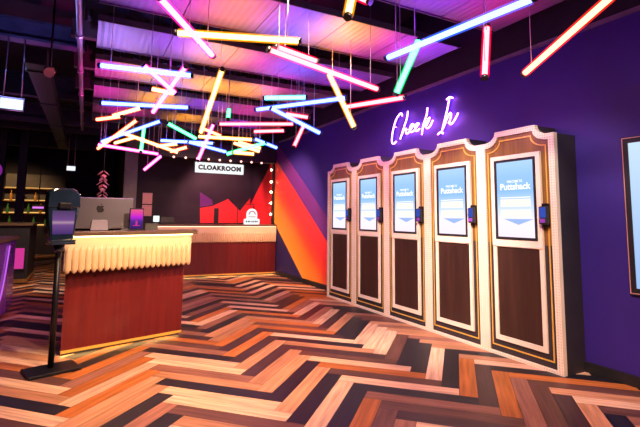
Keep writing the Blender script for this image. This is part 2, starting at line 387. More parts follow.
# ------------------------------------------------------------------ the room
XW = 3.9        # right wall
def make_floor():
    bm = BM(); w, n, x_off = .1325, 7, 1.30
    uvl = bm.loops.layers.uv.new('UVMap'); cl = bm.loops.layers.float_color.new('plank')
    s2 = 1 / math.sqrt(2)
    LIGHT = [(.62, .37, .25)] * 4 + [(.44, .20, .11)] * 3 + [(.42, .125, .030)] * 3 + [(.26, .105, .075)] * 2
    DARK = [(.013, .011, .019)] * 4 + [(.045, .020, .024)] * 2 + [(.11, .045, .036)] * 2
    state = {}
    def pick(key):                               # dark boards seldom lie next to each other
        was = state.get(key, False)
        dark = random.random() < (.16 if was else .62)
        state[key] = dark
        return random.choice(DARK if dark else LIGHT)
    g = .0015
    def plank(x0, y0, x1, y1, along_x, key=0):
        cx, cy = (x0 + x1) / 2, (y0 + y1) / 2
        X, Y = (cx - cy) * s2 * w + x_off, (cx + cy) * s2 * w
        if not (-4.6 < X < XW + .15 and -.9 < Y < 18): return
        c = pick(key); j = random.uniform(.8, 1.15); c = [q * j for q in c]
        e = g / w
        pts = [(x0 + e, y0 + e), (x1 - e, y0 + e), (x1 - e, y1 - e), (x0 + e, y1 - e)]
        vs = [bm.verts.new(((a - b) * s2 * w + x_off, (a + b) * s2 * w, 0)) for a, b in pts]
        f = bm.faces.new(vs); du, dv = random.random() * 40, random.random() * 40
        for lp, (a, b) in zip(f.loops, pts):
            lp[cl] = (*c, 1)
            q = ((a - x0) * w, (b - y0) * w) if along_x else ((b - y0) * w, (a - x0) * w)
            lp[uvl].uv = (q[0] + du, q[1] + dv)
    R = 200
    for y in range(-R, R):
        for k in range(-16, 16):
            x = y + 2 * n * k
            plank(x, y, x + n, y + 1, True, k)
    for x in range(-R, R):
        for k in range(-16, 16):
            y = x - 2 * n + 1 - 2 * n * k
            plank(x, y, x + 1, y + n, False, k + 100)
    o = obj('floor', bm, 'floor'); o['kind'] = 'structure'
    return o
make_floor()
bm = BM(); box(bm, -4.6, XW + .2, -1.0, 18.2, -.12, -.004); struct('trim_1', bm, 'black')        # screed under the planks
bm = BM(); box(bm, XW, XW + .15, -1.0, 11.55, 0, 4.1); struct('wall_right', bm, 'indigo')
bm = BM(); box(bm, 1.0, XW, 11.4, 11.55, 0, 4.1); struct('wall_rear', bm, 'dark')
bm = BM(); box(bm, -4.6, 1.0, 18.0, 18.15, 0, 4.1); struct('wall_far', bm, 'dark')
bm = BM(); box(bm, .9, 1.0, 11.4, 18.0, 0, 4.1); struct('wall_side', bm, 'dark')
bm = BM(); box(bm, -4.75, -4.6, -1.0, 18.15, 0, 4.1); struct('wall_left', bm, 'dark')
bm = BM(); box(bm, -4.75, XW + .15, -1.15, -1.0, 0, 4.1); struct('wall_front', bm, 'dark')
bm = BM(); box(bm, -4.75, XW + .15, -1.15, 18.15, 4.1, 4.2); struct('ceiling', bm, 'black')
bm = BM(); box(bm, XW - .022, XW, -1.0, 9.45, 0, .085); struct('baseboard_right', bm, 'black')
bm = BM(); box(bm, XW - .03, XW, -.9, 9.4, 3.0, 3.035); struct('trim_2', bm, 'conduit')
bm = BM(); box(bm, XW - .012, XW, -.9, 11.3, 3.036, 4.1); struct('trim_15', bm, 'dark')
bm = BM(); box(bm, 1.0, XW - .03, 9.52, 9.68, 2.53, 2.86); struct('trim_3', bm, 'black')         # dark bulkhead over the cloakroom opening
bm = BM(); box(bm, .70, .96, 10.4, 10.66, 0, 4.1); struct('trim_4', bm, 'grey')                    # grey column
for i, y in enumerate((3.02, 4.22, 5.38, 6.52, 7.62, 8.76)):
    bm = BM(); box(bm, -.25, 3.55, y - .05, y + .05, 3.24, 3.42)
    for k in range(19):
        box(bm, -.1 + k * .19, -.05 + k * .19, y - .19, y + .19, 3.42, 3.5)
    struct('trim_%d' % (5 + i), bm, 'joist')
for i, (y, z) in enumerate(((8.6, 3.25), (10.2, 3.1), (11.8, 3.2), (14, 3.1))):
    bm = BM(); box(bm, -4.5, .5, y - .08, y + .08, z, z + .09); box(bm, -4.5, .5, y - .012, y + .012, z + .09, z + .32); box(bm, -4.5, .5, y - .08, y + .08, z + .32, z + .38)
    struct('trim_%d' % (11 + i), bm, 'dark')

# blue steel I-beam at upper left
t = thing('ceiling_beam', 'bluish steel beam crossing the dark ceiling at the upper left', 'beam', (-1.9, 7.0, 3.63))
bm = BM(); box(bm, -2.6, 1.75, -.1, .1, 0, .035); box(bm, -2.6, 1.75, -.1, .1, .25, .285); obj('flange', bm, 'steel', t)
bm = BM(); box(bm, -2.6, 1.75, -.012, .012, .035, .25); obj('web', bm, 'steel', t)
bm = BM(); tube(bm, [(-.155, -.2, 3.08), (-.15, 3, 3.07), (-.155, 10.3, 3.05)], .026, 10)
for y in (1.5, 3.6, 4.8, 6, 7.2, 8.4, 9.6):
    tube(bm, [(-.155, y, 3.06), (-.155, y + .08, 3.06)], .036, 10); tube(bm, [(-.155, y + .04, 3.08), (-.155, y + .04, 4.1)], .006, 6)
tag(obj('conduit_pipe', bm, 'conduit'), 'thin pinkish pipe running overhead along the left panel ends', 'pipe')
bm = BM(); box(bm, -.72, -.50, 5.9, 13.5, 3.02, 3.22)
for y in (6.2, 8, 10, 12): box(bm, -.735, -.485, y, y + .05, 3.005, 3.235)
tag(obj('air_duct', bm, 'black', bevel=.01), 'dark square air duct receding overhead left of the pipe', 'duct')
t = thing('spotlight', 'small pink tinted spotlight hanging under the blue steel beam', 'spotlight', (-.46, 5.9, 2.93))
bm = BM(); tube(bm, [(0, -.1, -.02), (0, .09, .06)], [.055, .05], 14); obj('lamp_body', bm, 'copper', t)
bm = BM(); tube(bm, [(0, 0, .03), (0, 0, 1.17)], .012); box(bm, -.06, .06, -.01, .01, .02, .06); obj('bracket', bm, 'blackmetal', t)

# ------------------------------------------------------------------ corrugated ceiling panels
PANEL_LABEL = ['nearest strip of corrugated ceiling panel, cut by the top edge', 'corrugated ceiling panel strip behind the pink and yellow tubes at the top',
               'corrugated ceiling panel strip just above the upper level blue tube', 'corrugated ceiling panel strip between the two level blue tubes',
               'corrugated ceiling panel strip just beyond the lower level blue tube', 'narrow corrugated ceiling panel strip over the far tube cluster',
               'farthest corrugated ceiling panel strip before the cloakroom']
for i, y0 in enumerate((2.12, 3.30, 4.44, 5.58, 6.74, 7.88, 9.0)):
    d = .74 if i < 6 else .4
    t = thing('ceiling_panel', PANEL_LABEL[i], 'ceiling panel', (1.68, y0 + d / 2, 3.10), 0, 'corrugated ceiling panels')
    x0, x1, n = -1.68, 1.72, 110
    for p in range(5):      # sheets side by side, seams between them
        bm = BM(); a = x0 + (x1 - x0) * p / 5 + .004; b = x0 + (x1 - x0) * (p + 1) / 5 - .004
        m_ = n // 5; prev = None
        for k in range(m_ + 1):
            x = a + (b - a) * k / m_; z = .0028 * (k % 2)
            cur = [bm.verts.new((x, -d / 2, z)), bm.verts.new((x, d / 2, z)), bm.verts.new((x, d / 2, .03)), bm.verts.new((x, -d / 2, .03))]
            if prev:
                for q in range(4):
                    bm.faces.new((prev[q], prev[(q + 1) % 4], cur[(q + 1) % 4], cur[q]))
            else: bm.faces.new(cur)
            prev = cur
        bm.faces.new(prev)
        obj('sheet', bm, 'panel', t)
    bm = BM()
    for yy in (-d / 2 - .012, d / 2): box(bm, x0, x1, yy, yy + .012, -.012, .05)
    for k in range(4): tube(bm, [(x0 + .3 + k * .93, 0, .03), (x0 + .3 + k * .93, 0, .99)], .006, 6)
    obj('hanger_frame', bm, 'joist', t)

# ------------------------------------------------------------------ coloured light tubes on wires
for a, b, colour, label in TUBES:
    A, B = Vector(a), Vector(b); mid = (A + B) / 2; d = (B - A).normalized()
    t = thing('tube_light', label, 'tube light', mid, 0, 'hanging coloured tube lights')
    bm = BM(); tube(bm, [A - mid, B - mid], .0195, 12); obj('light_tube', bm, 'core_' + colour, t)
    bm = BM(); tube(bm, [A - mid + d * .002, B - mid - d * .002], .032, 16, False); obj('halo_shell', bm, 'halo_' + colour, t)  # shell added to imitate the glare halo round the tube
    for e, s in ((A, -1), (B, 1)):
        p = e - mid
        bm = BM(); tube(bm, [p + d * s * .001, p + d * s * .025], .025, 12); obj('end_cap', bm, 'blackmetal', t)
    L = (B - A).length; ins = min(.08, L * .2)
    for e, s in ((A, 1), (B, -1)):
        p = e - mid + d * s * ins + Vector((0, 0, .032))
        bm = BM(); tube(bm, [p, Vector((p.x, p.y, 3.6 - mid.z))], .0028, 5); obj('hanging_wire', bm, 'conduit', t)

# ------------------------------------------------------------------ check-in kiosks
def cove(hw, zs, tw, zt, z0, n=8):
    """outline with coved shoulders: half width, shoulder height, flat-top half width, top height, bottom"""
    left = [(-hw, z0), (-hw, zs)]
    ew = hw
    if tw < 0: tw = -tw
    pts = []
    for k in range(n + 1):
        a = PI / 2 * (1 - k / n)
        pts.append((a))
    return left, pts
def outline(hw, post, zs, tw, zt, z0, n=8):
    L = [(-hw, z0), (-hw, zs)]
    arc = [(-post + (post - tw) * math.cos(PI / 2 * (1 - k / n)), zt - (zt - zs) * math.sin(PI / 2 * (1 - k / n))) for k in range(n + 1)]
    L += arc
    return L + [(-y, z) for y, z in reversed(L)]

def make_kiosk(label):
    t = thing('check_in_kiosk', label, 'kiosk', (3.607, 2.832, 0), 0, 'check-in kiosks along the right wall')
    O = outline(.409, .354, 2.064, .222, 2.162, 0.0)
    I = outline(.352, .348, 2.010, .198, 2.110, .03)
    bm = BM(); prism(bm, [(y * .998, z - .004 if z > 1 else z) for y, z in O], .03, .288); obj('cabinet', bm, 'cabinet', t)
    bm = BM(); ring(bm, O, I, -.016, .03); obj('outer_trim', bm, 'cream', t)
    bm = BM(); prism(bm, I, .0, .029); obj('wood_panel', bm, 'walnut', t)
    bm = BM(); box(bm, -.004, -.0005, -.348, .348, .034, 1.07); obj('lower_backing', bm, 'cabinet', t)
    g1 = outline(.326, .320, 1.968, .176, 2.072, .085); g2 = outline(.3145, .3085, 1.959, .167, 2.060, .0965)
    bm = BM(); ring(bm, g1, g2, -.009, -.0042); obj('gold_inlay', bm, 'gold', t)
    def rect(y, z0, z1): return [(-y, z0), (-y, z1), (y, z1), (y, z0)]
    bm = BM(); ring(bm, rect(.272, 1.04, 1.912), rect(.228, 1.105, 1.872), -.03, -.0045); obj('screen_surround', bm, 'creamplain', t)
    bm = BM(); ring(bm, rect(.272, .150, 1.0395), rect(.232, .195, 1.032), -.022, -.0045); obj('lower_frame', bm, 'creamplain', t)
    bm = BM(); box(bm, -.012, -.0045, -.2315, .2315, .1955, 1.0315); obj('lower_panel', bm, 'brownmesh', t)
    s = thing_part('screen', t)
    bm = BM(); ring(bm, rect(.2275, 1.1055, 1.8715), rect(.203, 1.130, 1.847), -.034, -.0045); obj('bezel', bm, 'black', s)
    bm = BM(); box(bm, -.026, -.0045, -.2028, .2028, 1.1302, 1.8468); obj('display', bm, 'kiosk_screen', s)
    text_mesh('welcome_text', 'WELCOME TO', .032, 'uitext', s, .0006, .0006, .17, FACE_X, (-.0275, 0, 1.655))
    text_mesh('screen_title', 'Puttshack', .085, 'uitext', s, .002, .0006, .335, FACE_X, (-.0275, 0, 1.605))
    for z in (1.452, 1.352):
        bm = BM(); box(bm, -.0275, -.0262, -.165, .165, z - .036, z + .036); obj('menu_button', bm, 'uibar', s)
    bm = BM(); box(bm, -.0275, -.0262, -.165, .165, 1.499, 1.507); obj('menu_line', bm, 'uitext', s)
    bm = BM(); prism(bm, [(-.19, 1.30), (-.03, 1.246), (.13, 1.30)], -.0275, -.0262); obj('blue_wedge', bm, 'uiblue', s)
    r = thing_part('card_reader', t)
    bm = BM(); box(bm, -.075, -.034, -.352, -.272, 1.255, 1.415); obj('reader_body', bm, 'black', r, .012)
    bm = BM(); box(bm, -.079, -.0751, -.344, -.280, 1.315, 1.405); obj('reader_display', bm, 'bluescreen', r)
    bm = BM(); box(bm, -.079, -.0751, -.336, -.288, 1.270, 1.305); obj('keypad', bm, 'violetgloss', r)
    bm = BM(); box(bm, -.045, -.0095, -.340, -.284, 1.235, 1.44); obj('bracket', bm, 'blackmetal', r, .004)
    return t
def thing_part(name, parent):
    o = bpy.data.objects.new(name, None); COL.objects.link(o); o.parent = parent; o.empty_display_size = .05
    return o
k0 = make_kiosk('nearest and largest check-in kiosk, at the right end of the row')
for i, lab in enumerate(('second check-in kiosk from the right, beneath the end of the neon sign',
                         'middle check-in kiosk of the row of five',
                         'second check-in kiosk from the left end of the row',
                         'smallest looking check-in kiosk, farthest away beside the red mural')):
    dup(k0, (3.607, 2.832 + .82 * (i + 1), 0), lab)

# ------------------------------------------------------------------ neon sign
t = thing('neon_sign', 'violet neon handwriting reading Check In on the purple wall', 'neon sign', (XW, 4.5, 2.3))
inv = Vector((XW, 4.5, 2.3))
for k, strokes in NEON.items():
    bm = BM()
    for st in strokes:
        tube(bm, spline([Vector((3.85, y, z)) - inv for y, z in st], 5), .0088, 8)
        y, z = st[len(st) // 2]; tube(bm, [Vector((3.855, y, z)) - inv, Vector((3.9, y, z)) - inv], .003, 6)
    obj(k.rstrip('#'), bm, 'neon', t)

# ------------------------------------------------------------------ wall display at the right edge
t = thing('wall_display', 'lit pale blue wall screen in a slim gilt frame at the right edge', 'screen', (XW, 1.65, 1.345))
def rectc(h, v): return [(-h, -v), (-h, v), (h, v), (h, -v)]
bm = BM(); ring(bm, rectc(.372, .625), rectc(.366, .619), -.025, -.001); obj('frame', bm, 'copper', t)
bm = BM(); ring(bm, rectc(.3655, .6185), rectc(.328, .581), -.024, -.001); obj('bezel', bm, 'black', t)
bm = BM(); ring(bm, rectc(.379, .632), rectc(.3725, .6255), -.022, -.001); obj('frame_edge', bm, 'black', t)
ws = screen_mat('wall_display_gradient', [(0, (.34, .52, .88)), (.5, (.46, .64, .93)), (1, (.60, .78, .97))], 1.0, 'Z', -.57, .57)
bm = BM(); box(bm, -.016, -.001, -.3278, .3278, -.5808, .5808); obj('display', bm, ws, t)

# ------------------------------------------------------------------ mural
mt = thing('wall_mural', 'painted mural of red, orange and purple diagonal bands by the cloakroom', 'mural', (XW, 9.5, 0))
def mural(name, pts, m, x=XW - .004):
    bm = BM(); prism(bm, [(y - 9.5, z) for y, z in pts], x - XW, -.0005); obj(name, bm, m, mt)
def line(q, y): return q + .7 * (y - 7.09)     # the bands climb towards the back
# (Y,Z) on the right wall; mirrored slope beyond Y=9.7
YA, YB = 6.55, 9.72
def band(name, q0, q1, m):
    src = [(YA, line(q0, YA)), (YB, line(q0, YB)), (YB, line(q1, YB)), (YA, line(q1, YA))]
    pts = []                                   # keep what lies above the baseboard
    for (ya, za), (yb, zb) in zip(src, src[1:] + src[:1]):
        if za >= .086: pts.append((ya, za))
        if (za >= .086) != (zb >= .086):
            k = (.086 - za) / (zb - za); pts.append((ya + (yb - ya) * k, .086))
    mural(name, pts, m)
band('red_band', .45, .86, 'red')
band('orange_band', -.62, .4499, 'sunset')
mural('navy_wedge', [(8.10, .086), (YB, .086), (YB, line(-.6205, YB))], 'navy')
band('purple_band', .8601, 1.30, 'magenta')
mural('red_slope', [(9.7205, .086), (11.38, .086), (11.38, 1.60), (9.7205, line(.86, 9.72))], 'red')
mural('night_slope', [(9.7205, line(.8603, 9.72)), (11.38, 1.6003), (11.38, 2.99), (9.7205, 2.99)], 'dark')
for nm, m in (('red', 'red'), ('purple', 'magenta')):
    pts = MURAL_REAR[nm]
    bm = BM(); prism(bm, [(x - XW, z) for x, z in pts], 1.888, 1.8995, 'Y'); obj(nm + '_peak', bm, m, mt)
bm = BM(); box(bm, 2.93 - XW, 3.05 - XW, 1.878, 1.8875, .9, 1.50); obj('dark_doorway', bm, 'black', mt)

# ------------------------------------------------------------------ reception desk
def along(P, Q, s, off=0.):
    P, Q = Vector(P), Vector(Q); d = (Q - P); L = d.length; d.normalize(); n = Vector((d.y, -d.x))
    p = P + d * s * L + n * off
    return (p.x, p.y)
def desk(t, A, B, U0, U1, depth, z_sc, z_top, n_fl, zfl, end, slab_d, over, wood_seams):
    """A-B foot of the red front, U0-U1 foot of the overhanging fascia, all in plan"""
    nx = Vector((A[1] - B[1], B[0] - A[0])).normalized()
    back = Vector((0, 1))
    bm = BM(); prism(bm, [A, B, (B[0], B[1] + depth), (A[0], A[1] + depth)], .055, z_top, 'Z'); obj('front_panel', bm, 'redwood', t)
    bm = BM()
    for s in wood_seams:
        p = along(A, B, s, .0015); q = along(A, B, s + .003, .0015); p2 = along(A, B, s, -.01); q2 = along(A, B, s + .003, -.01)
        prism(bm, [p, q, q2, p2], .06, z_sc + .03, 'Z')
    if wood_seams: obj('panel_seam', bm, 'cabinet', t)
    else: bm.free()
    a, b = along(A, B, 0.01, -.04), along(A, B, .99, -.04)
    bm = BM(); prism(bm, [a, b, (b[0], b[1] + depth - .1), (a[0], a[1] + depth - .1)], 0, .055, 'Z'); obj('plinth', bm, 'black', t)
    a, b, c_, d_ = along(A, B, 0.0, .008), along(A, B, 1., .008), along(A, B, 1., -.02), along(A, B, 0., -.02)
    bm = BM(); prism(bm, [a, b, c_, d_], .030, .0549, 'Z'); obj('plinth_trim', bm, 'gold', t)
    a, b, c_, d_ = along(A, B, .01, -.021), along(A, B, .99, -.021), along(A, B, .99, -.039), along(A, B, .01, -.039)
    bm = BM(); prism(bm, [a, b, c_, d_], .030, .0545, 'Z'); obj('plinth_light', bm, 'kick', t)
    # fascia board and its flutes
    a, b, c_, d_ = U0, U1, (B[0] + (U1[0] - B[0]), B[1] - .001), (A[0] + (U0[0] - A[0]) * .2, A[1] - .001)
    bm = BM(); prism(bm, [U0, U1, along(U0, U1, 1, -.03), along(U0, U1, 0, -.03)], z_sc + .03, z_top, 'Z'); obj('fascia', bm, 'scallop', t)
    bm = BM(); prism(bm, [along(U0, U1, 0.002, -.0301), along(U0, U1, .998, -.0301), (B[0], B[1] - .0005), (A[0], A[1] - .0005)], z_sc + .05, z_top - .0005, 'Z'); obj('soffit', bm, 'cabinet', t)
    L = (Vector(U1) - Vector(U0)).length; d = (Vector(U1) - Vector(U0)) / L; nrm = Vector((d.y, -d.x)); w = L / n_fl
    bm = BM()
    for k in range(n_fl):
        c = Vector(U0) + d * (k + .5) * w; prev = None
        prof = [(0.05, z_sc), (.55, z_sc + w * .15), (.86, z_sc + w * .4), (.96, z_sc + w * .75), (.96, zfl - w * .3), (.6, zfl), (0.05, zfl + w * .5)]
        for fr, z in prof:
            cur = []
            for j in range(7):
                an = PI * j / 6
                p = c + d * (-math.cos(an) * w * .46 * fr) + nrm * (.002 + math.sin(an) * w * .42 * fr)
                cur.append(bm.verts.new((p.x, p.y, z)))
            if prev:
                for j in range(6):
                    f = bm.faces.new((prev[j], prev[j + 1], cur[j + 1], cur[j])); f.smooth = True
            prev = cur
    obj('scalloped_flutes', bm, 'flute', t)
    # worktop and the light strip under it
    a, b = along(U0, U1, -.02 / L, over), along(U0, U1, 1 + end / L, over)
    bm = BM(); prism(bm, [a, b, (b[0] + slab_d[2], b[1] + slab_d[1]), (a[0], a[1] + slab_d[0])], z_top + .0005, z_top + .038, 'Z'); obj('worktop', bm, 'worktop', t, .003)
    a, b, c_, d_ = along(U0, U1, .005, over - .012), along(U0, U1, .995, over - .012), along(U0, U1, .995, over - .03), along(U0, U1, .005, over - .03)
    bm = BM(); prism(bm, [a, b, c_, d_], z_top - .010, z_top, 'Z'); return obj('light_strip', bm, 'ledwarm', t)

ox, oy = .4, 5.2
def rel(p): return (p[0] - ox, p[1] - oy)
t = thing('reception_desk', 'red wood reception desk with lit cream scalloped front, nearest counter', 'desk', (ox, oy, 0))
desk(t, rel((-.13, 4.80)), rel((1.0, 5.12)), rel((-.145, 4.66)), rel((1.055, 5.04)), .62, .76, 1.10, 22, .985, .05, (.34, .40, .06), .045, ())
ox, oy = 2.5, 9.6
t = thing('cloakroom_counter', 'red panelled cloakroom counter with pale fluted band along the back', 'counter', (ox, oy, 0))
strip = desk(t, rel((1.2, 9.72)), rel((3.872, 9.47)), rel((1.2, 9.70)), rel((3.874, 9.45)), .6, .72, 1.075, 60, .93, .0, (.66, .66, 0), .03, (.1, .28, .4, .55, .69, .83))
strip.data.materials[0] = M['fluteglow']

# computer on a lower shelf behind the desk top
t = thing('desktop_computer', 'silver all-in-one computer seen from behind on the reception desk', 'computer', (.14, 5.33, 1.1385))
bm = BM(); box(bm, -.325, .325, -.012, .012, .012, .345)
obj('monitor', bm, 'alu', t, .01)
bm = BM(); prism(bm, [(-.085, 0), (-.072, .105), (.072, .105), (.085, 0)], -.055, -.0125, 'Y'); box(bm, -.085, .085, -.12, -.0125, 0, .008); st = obj('stand', bm, 'white', t, .004); st['label'] = 'paler silver stand leg'
# bitten-fruit mark
bm = BM()
body = [(.0, -.03), (.012, -.033), (.022, -.026), (.03, -.006), (.022, .002), (.019, .01), (.027, .02), (.016, .027), (.0, .022), (-.016, .027), (-.028, .018), (-.031, .0), (-.022, -.026), (-.012, -.033)]
prism(bm, [(x * 1.25, z * 1.25) for x, z in body], -.0145, -.0121, 'Y')
prism(bm, [(.0, .037), (.005, .052), (.016, .058), (.012, .044)], -.0145, -.0121, 'Y')
bmesh.ops.translate(bm, verts=bm.verts[:], vec=(0.0, 0, .225)); obj('logo', bm, 'text', t)

t = thing('tablet_sign', 'small tablet with a magenta screen standing beside the silver computer', 'tablet', (.49, 5.16, 1.1385), .1)
bm = BM(); box(bm, -.072, .072, -.012, .012, 0, .235); obj('case', bm, 'black', t, .006)
bm = BM(); box(bm, -.062, .062, -.0150, -.0121, .015, .222); obj('display', bm, 'tabletpic', t)
text_mesh('screen_title', 'Hello', .045, 'uitext', t, .0005, .0004, .075, FACE_Y, (0, -.0156, .075)) if False else None
bm = BM(); box(bm, -.036, .036, -.0160, -.0151, .045, .053); box(bm, -.01, .01, -.0160, -.0151, .053, .10); obj('screen_mark', bm, 'pinkscreen', t)

t = thing('document_tray', 'low dark grey tray on the desk right of the tablet', 'tray', (.66, 5.30, 1.1385))
bm = BM(); box(bm, -.065, .065, -.05, .05, 0, .006); box(bm, -.065, .065, -.05, -.045, .006, .07); box(bm, -.065, .065, .045, .05, .006, .07); box(bm, -.065, -.06, -.045, .045, .006, .07); box(bm, .06, .065, -.045, .045, .006, .07)
obj('tray_body', bm, 'tray', t)
bm = BM(); box(bm, -.055, .055, -.04, .04, .0062, .05); obj('paper_stack', bm, 'tray', t)

# ------------------------------------------------------------------ things on the cloakroom counter
zc = 1.1135
t = thing('desk_lamp', 'small glowing white lamp at the left end of the cloakroom counter', 'lamp', (1.33, 9.90, zc))
bm = BM(); lathe(bm, [(.05, 0), (.05, .012), (.012, .02), (.012, .05)]); obj('base', bm, 'blackmetal', t)
bm = BM(); lathe(bm, [(.055, .05), (.06, .06), (.06, .165), (.055, .175)]); obj('lamp_shade', bm, 'lampwhite', t)
t = thing('card_terminal', 'dark low till terminal beside the small white lamp', 'terminal', (1.56, 9.88, zc))
bm = BM(); box(bm, -.15, .15, -.09, .09, 0, .05); obj('terminal_base', bm, 'black', t, .008)
bm = BM(); box(bm, -.14, .14, -.012, .012, .02, .16, Matrix.Rotation(-.35, 3, 'X'), (0, 0, .05)); obj('terminal_screen', bm, 'blackmetal', t, .006)
t = thing('padlock_sign', 'white glowing padlock shaped sign standing on the cloakroom counter', 'sign', (3.36, 9.68, zc))
N_ = 14
arch_o = [(.125 * math.cos(PI - PI * k / N_), .235 + .125 * math.sin(PI - PI * k / N_)) for k in range(N_ + 1)]
arch = [(-.125, .13)] + arch_o + [(.125, .13)]
bm = BM(); prism(bm, arch, -.02, .02, 'Y'); obj('sign_crest', bm, 'signface', t, .004)
bm = BM(); box(bm, -.19, .19, -.026, .026, 0, .1295); obj('sign_base', bm, 'signface', t, .03)
bm = BM(); a_in = [(.085 * math.cos(PI - PI * k / N_), .225 + .085 * math.sin(PI - PI * k / N_)) for k in range(N_ + 1)]; a_in2 = [(x * .72, .225 + (z - .225) * .72) for x, z in a_in]
for k in range(N_):
    q = [a_in[k], a_in[k + 1], a_in2[k + 1], a_in2[k]]; prism(bm, q, -.0225, -.0202, 'Y')
box(bm, -.085, .085, -.0225, -.0202, .165, .182); obj('sign_motif', bm, 'conduit', t)
bm = BM()
for x in (-.13, -.085, -.05, .0, .04, .08, .12): box(bm, x - .014, x + .012, -.029, -.0262, .05, .085)
obj('sign_lettering', bm, 'text', t)
t = thing('counter_frame', 'thin black square frame standing behind the padlock sign', 'frame', (3.30, 9.95, zc))
bm = BM(); ring(bm, [(-.2, 0), (-.2, .47), (.2, .47), (.2, 0)], [(-.188, .012), (-.188, .458), (.188, .458), (.188, .012)], -.01, .01, 'Y'); obj('frame_bars', bm, 'black', t)
for z, lab in ((1.57, 'upper of two pink posters on the dark wall behind the desk'), (1.28, 'lower of two pink posters on the dark wall behind the desk')):
    t = thing('wall_poster', lab, 'poster', (1.305, 11.4, z), 0, 'pink posters on the dark wall')
    bm = BM(); box(bm, -.11, .11, -.012, -.0005, 0, .265); obj('sheet', bm, 'paper', t)
    bm = BM()
    for k in range(4): box(bm, -.08, .08 - .02 * (k % 2), -.0135, -.0122, .05 + k * .05, .062 + k * .05)
    obj('print', bm, 'copper', t)

# cloakroom sign
t = thing('cloakroom_sign', 'white lit signboard with black capitals reading CLOAKROOM', 'sign', (2.51, 9.40, 2.205))
bm = BM(); box(bm, -.53, .53, -.03, .03, 0, .225); obj('sign_box', bm, 'signface', t, .02)
bm = BM(); ring(bm, [(-.545, -.012), (-.545, .237), (.545, .237), (.545, -.012)], [(-.5305, 0), (-.5305, .225), (.5305, .225), (.5305, 0)], -.028, .034, 'Y'); obj('frame', bm, 'black', t)
text_mesh('lettering', 'CLOAKROOM', .13, 'text', t, .0085, .002, .93, FACE_Y, (0, -.0325, .112), 1.15)
for x in (-.42, .42):
    bm = BM(); tube(bm, [(x, 0, .226), (x, .0, .50)], .006, 6); obj('hanging_rod', bm, 'blackmetal', t)
# bulbs on the bulkhead
t = thing('bulb_batten', 'row of small warm bulbs along the dark bulkhead above the cloakroom sign', 'bulb batten', (2.52, 9.5, 2.54))
bm = BM(); box(bm, -1.05, 1.05, -.02, .019, -.025, .03); obj('batten', bm, 'black', t)
for k in range(9):
    x = -.965 + k * 1.93 / 8
    bm = BM(); sphere(bm, (x, -.04, -.03), .024); b_ = obj('bulb', bm, 'bulb', t, smooth=True)
    bm = BM(); tube(bm, [(x, -.0201, -.005), (x, -.035, -.018)], .016, 10); obj('socket', bm, 'blackmetal', b_)
# vertical bulb rail by the mural
t = thing('bulb_rail', 'upright black rail of warm bulbs on the mural wall by the counter', 'bulb rail', (XW - .005, 9.68, 1.12))
bm = BM(); box(bm, -.05, -.0005, -.035, .035, 0, 1.55); obj('rail', bm, 'black', t)
for z in (.235, .49, .75, .985, 1.27, 1.44):
    bm = BM(); sphere(bm, (-.08, 0, z), .022); b_ = obj('bulb', bm, 'sconce', t, smooth=True)
    bm = BM(); tube(bm, [(-.0505, 0, z), (-.062, 0, z)], .014, 10); obj('socket', bm, 'blackmetal', b_)

# ------------------------------------------------------------------ hand sanitiser stand
t = thing('sanitiser_stand', 'black hand sanitiser stand on a flat base in front of the desk', 'sanitiser stand', (-.178, 4.42, 0), .30)
bm = BM(); box(bm, -.19, .195, -.135, .135, 0, .026); obj('base_plate', bm, 'blackmetal', t, .004)
bm = BM(); tube(bm, [(0, .02, .0262), (0, .02, 1.06)], .024, 14); obj('pole', bm, 'blackmetal', t)
d = thing_part('dispenser', t)
prof = [(-.088, 1.07), (-.10, 1.16), (-.118, 1.30), (-.126, 1.42), (-.122, 1.475), (-.10, 1.51), (-.06, 1.525), (.06, 1.525), (.10, 1.51), (.122, 1.475), (.126, 1.42), (.118, 1.30), (.10, 1.16), (.088, 1.07)]
bm = BM(); prism(bm, prof, -.055, .06, 'Y'); obj('housing', bm, 'smoke', d, .02)
bm = BM(); prism(bm, [(-.078, 1.13), (-.088, 1.33), (.088, 1.33), (.078, 1.13)], -.062, -.0555, 'Y'); obj('window', bm, 'painted_reflection', d, .004)
bm = BM(); prism(bm, [(-.125, 1.36), (-.118, 1.47), (-.06, 1.512), (.06, 1.512), (.118, 1.47), (.125, 1.36)], -.066, -.0555, 'Y'); obj('cover', bm, 'smoke', d, .008)
bm = BM(); box(bm, -.05, .05, -.09, -.0562, 1.345, 1.40); obj('push_lever', bm, 'blackmetal', d, .01)
bm = BM(); box(bm, -.095, .095, -.10, .06, 1.045, 1.066); box(bm, -.095, .095, -.10, -.09, 1.066, 1.085); obj('drip_tray', bm, 'smoke', d, .005)
bm = BM(); lathe(bm, [(.026, 0), (.042, .02), (.045, .062), (.026, .064)], (0, .02, .975)); obj('pole_collar', bm, 'smoke', d)

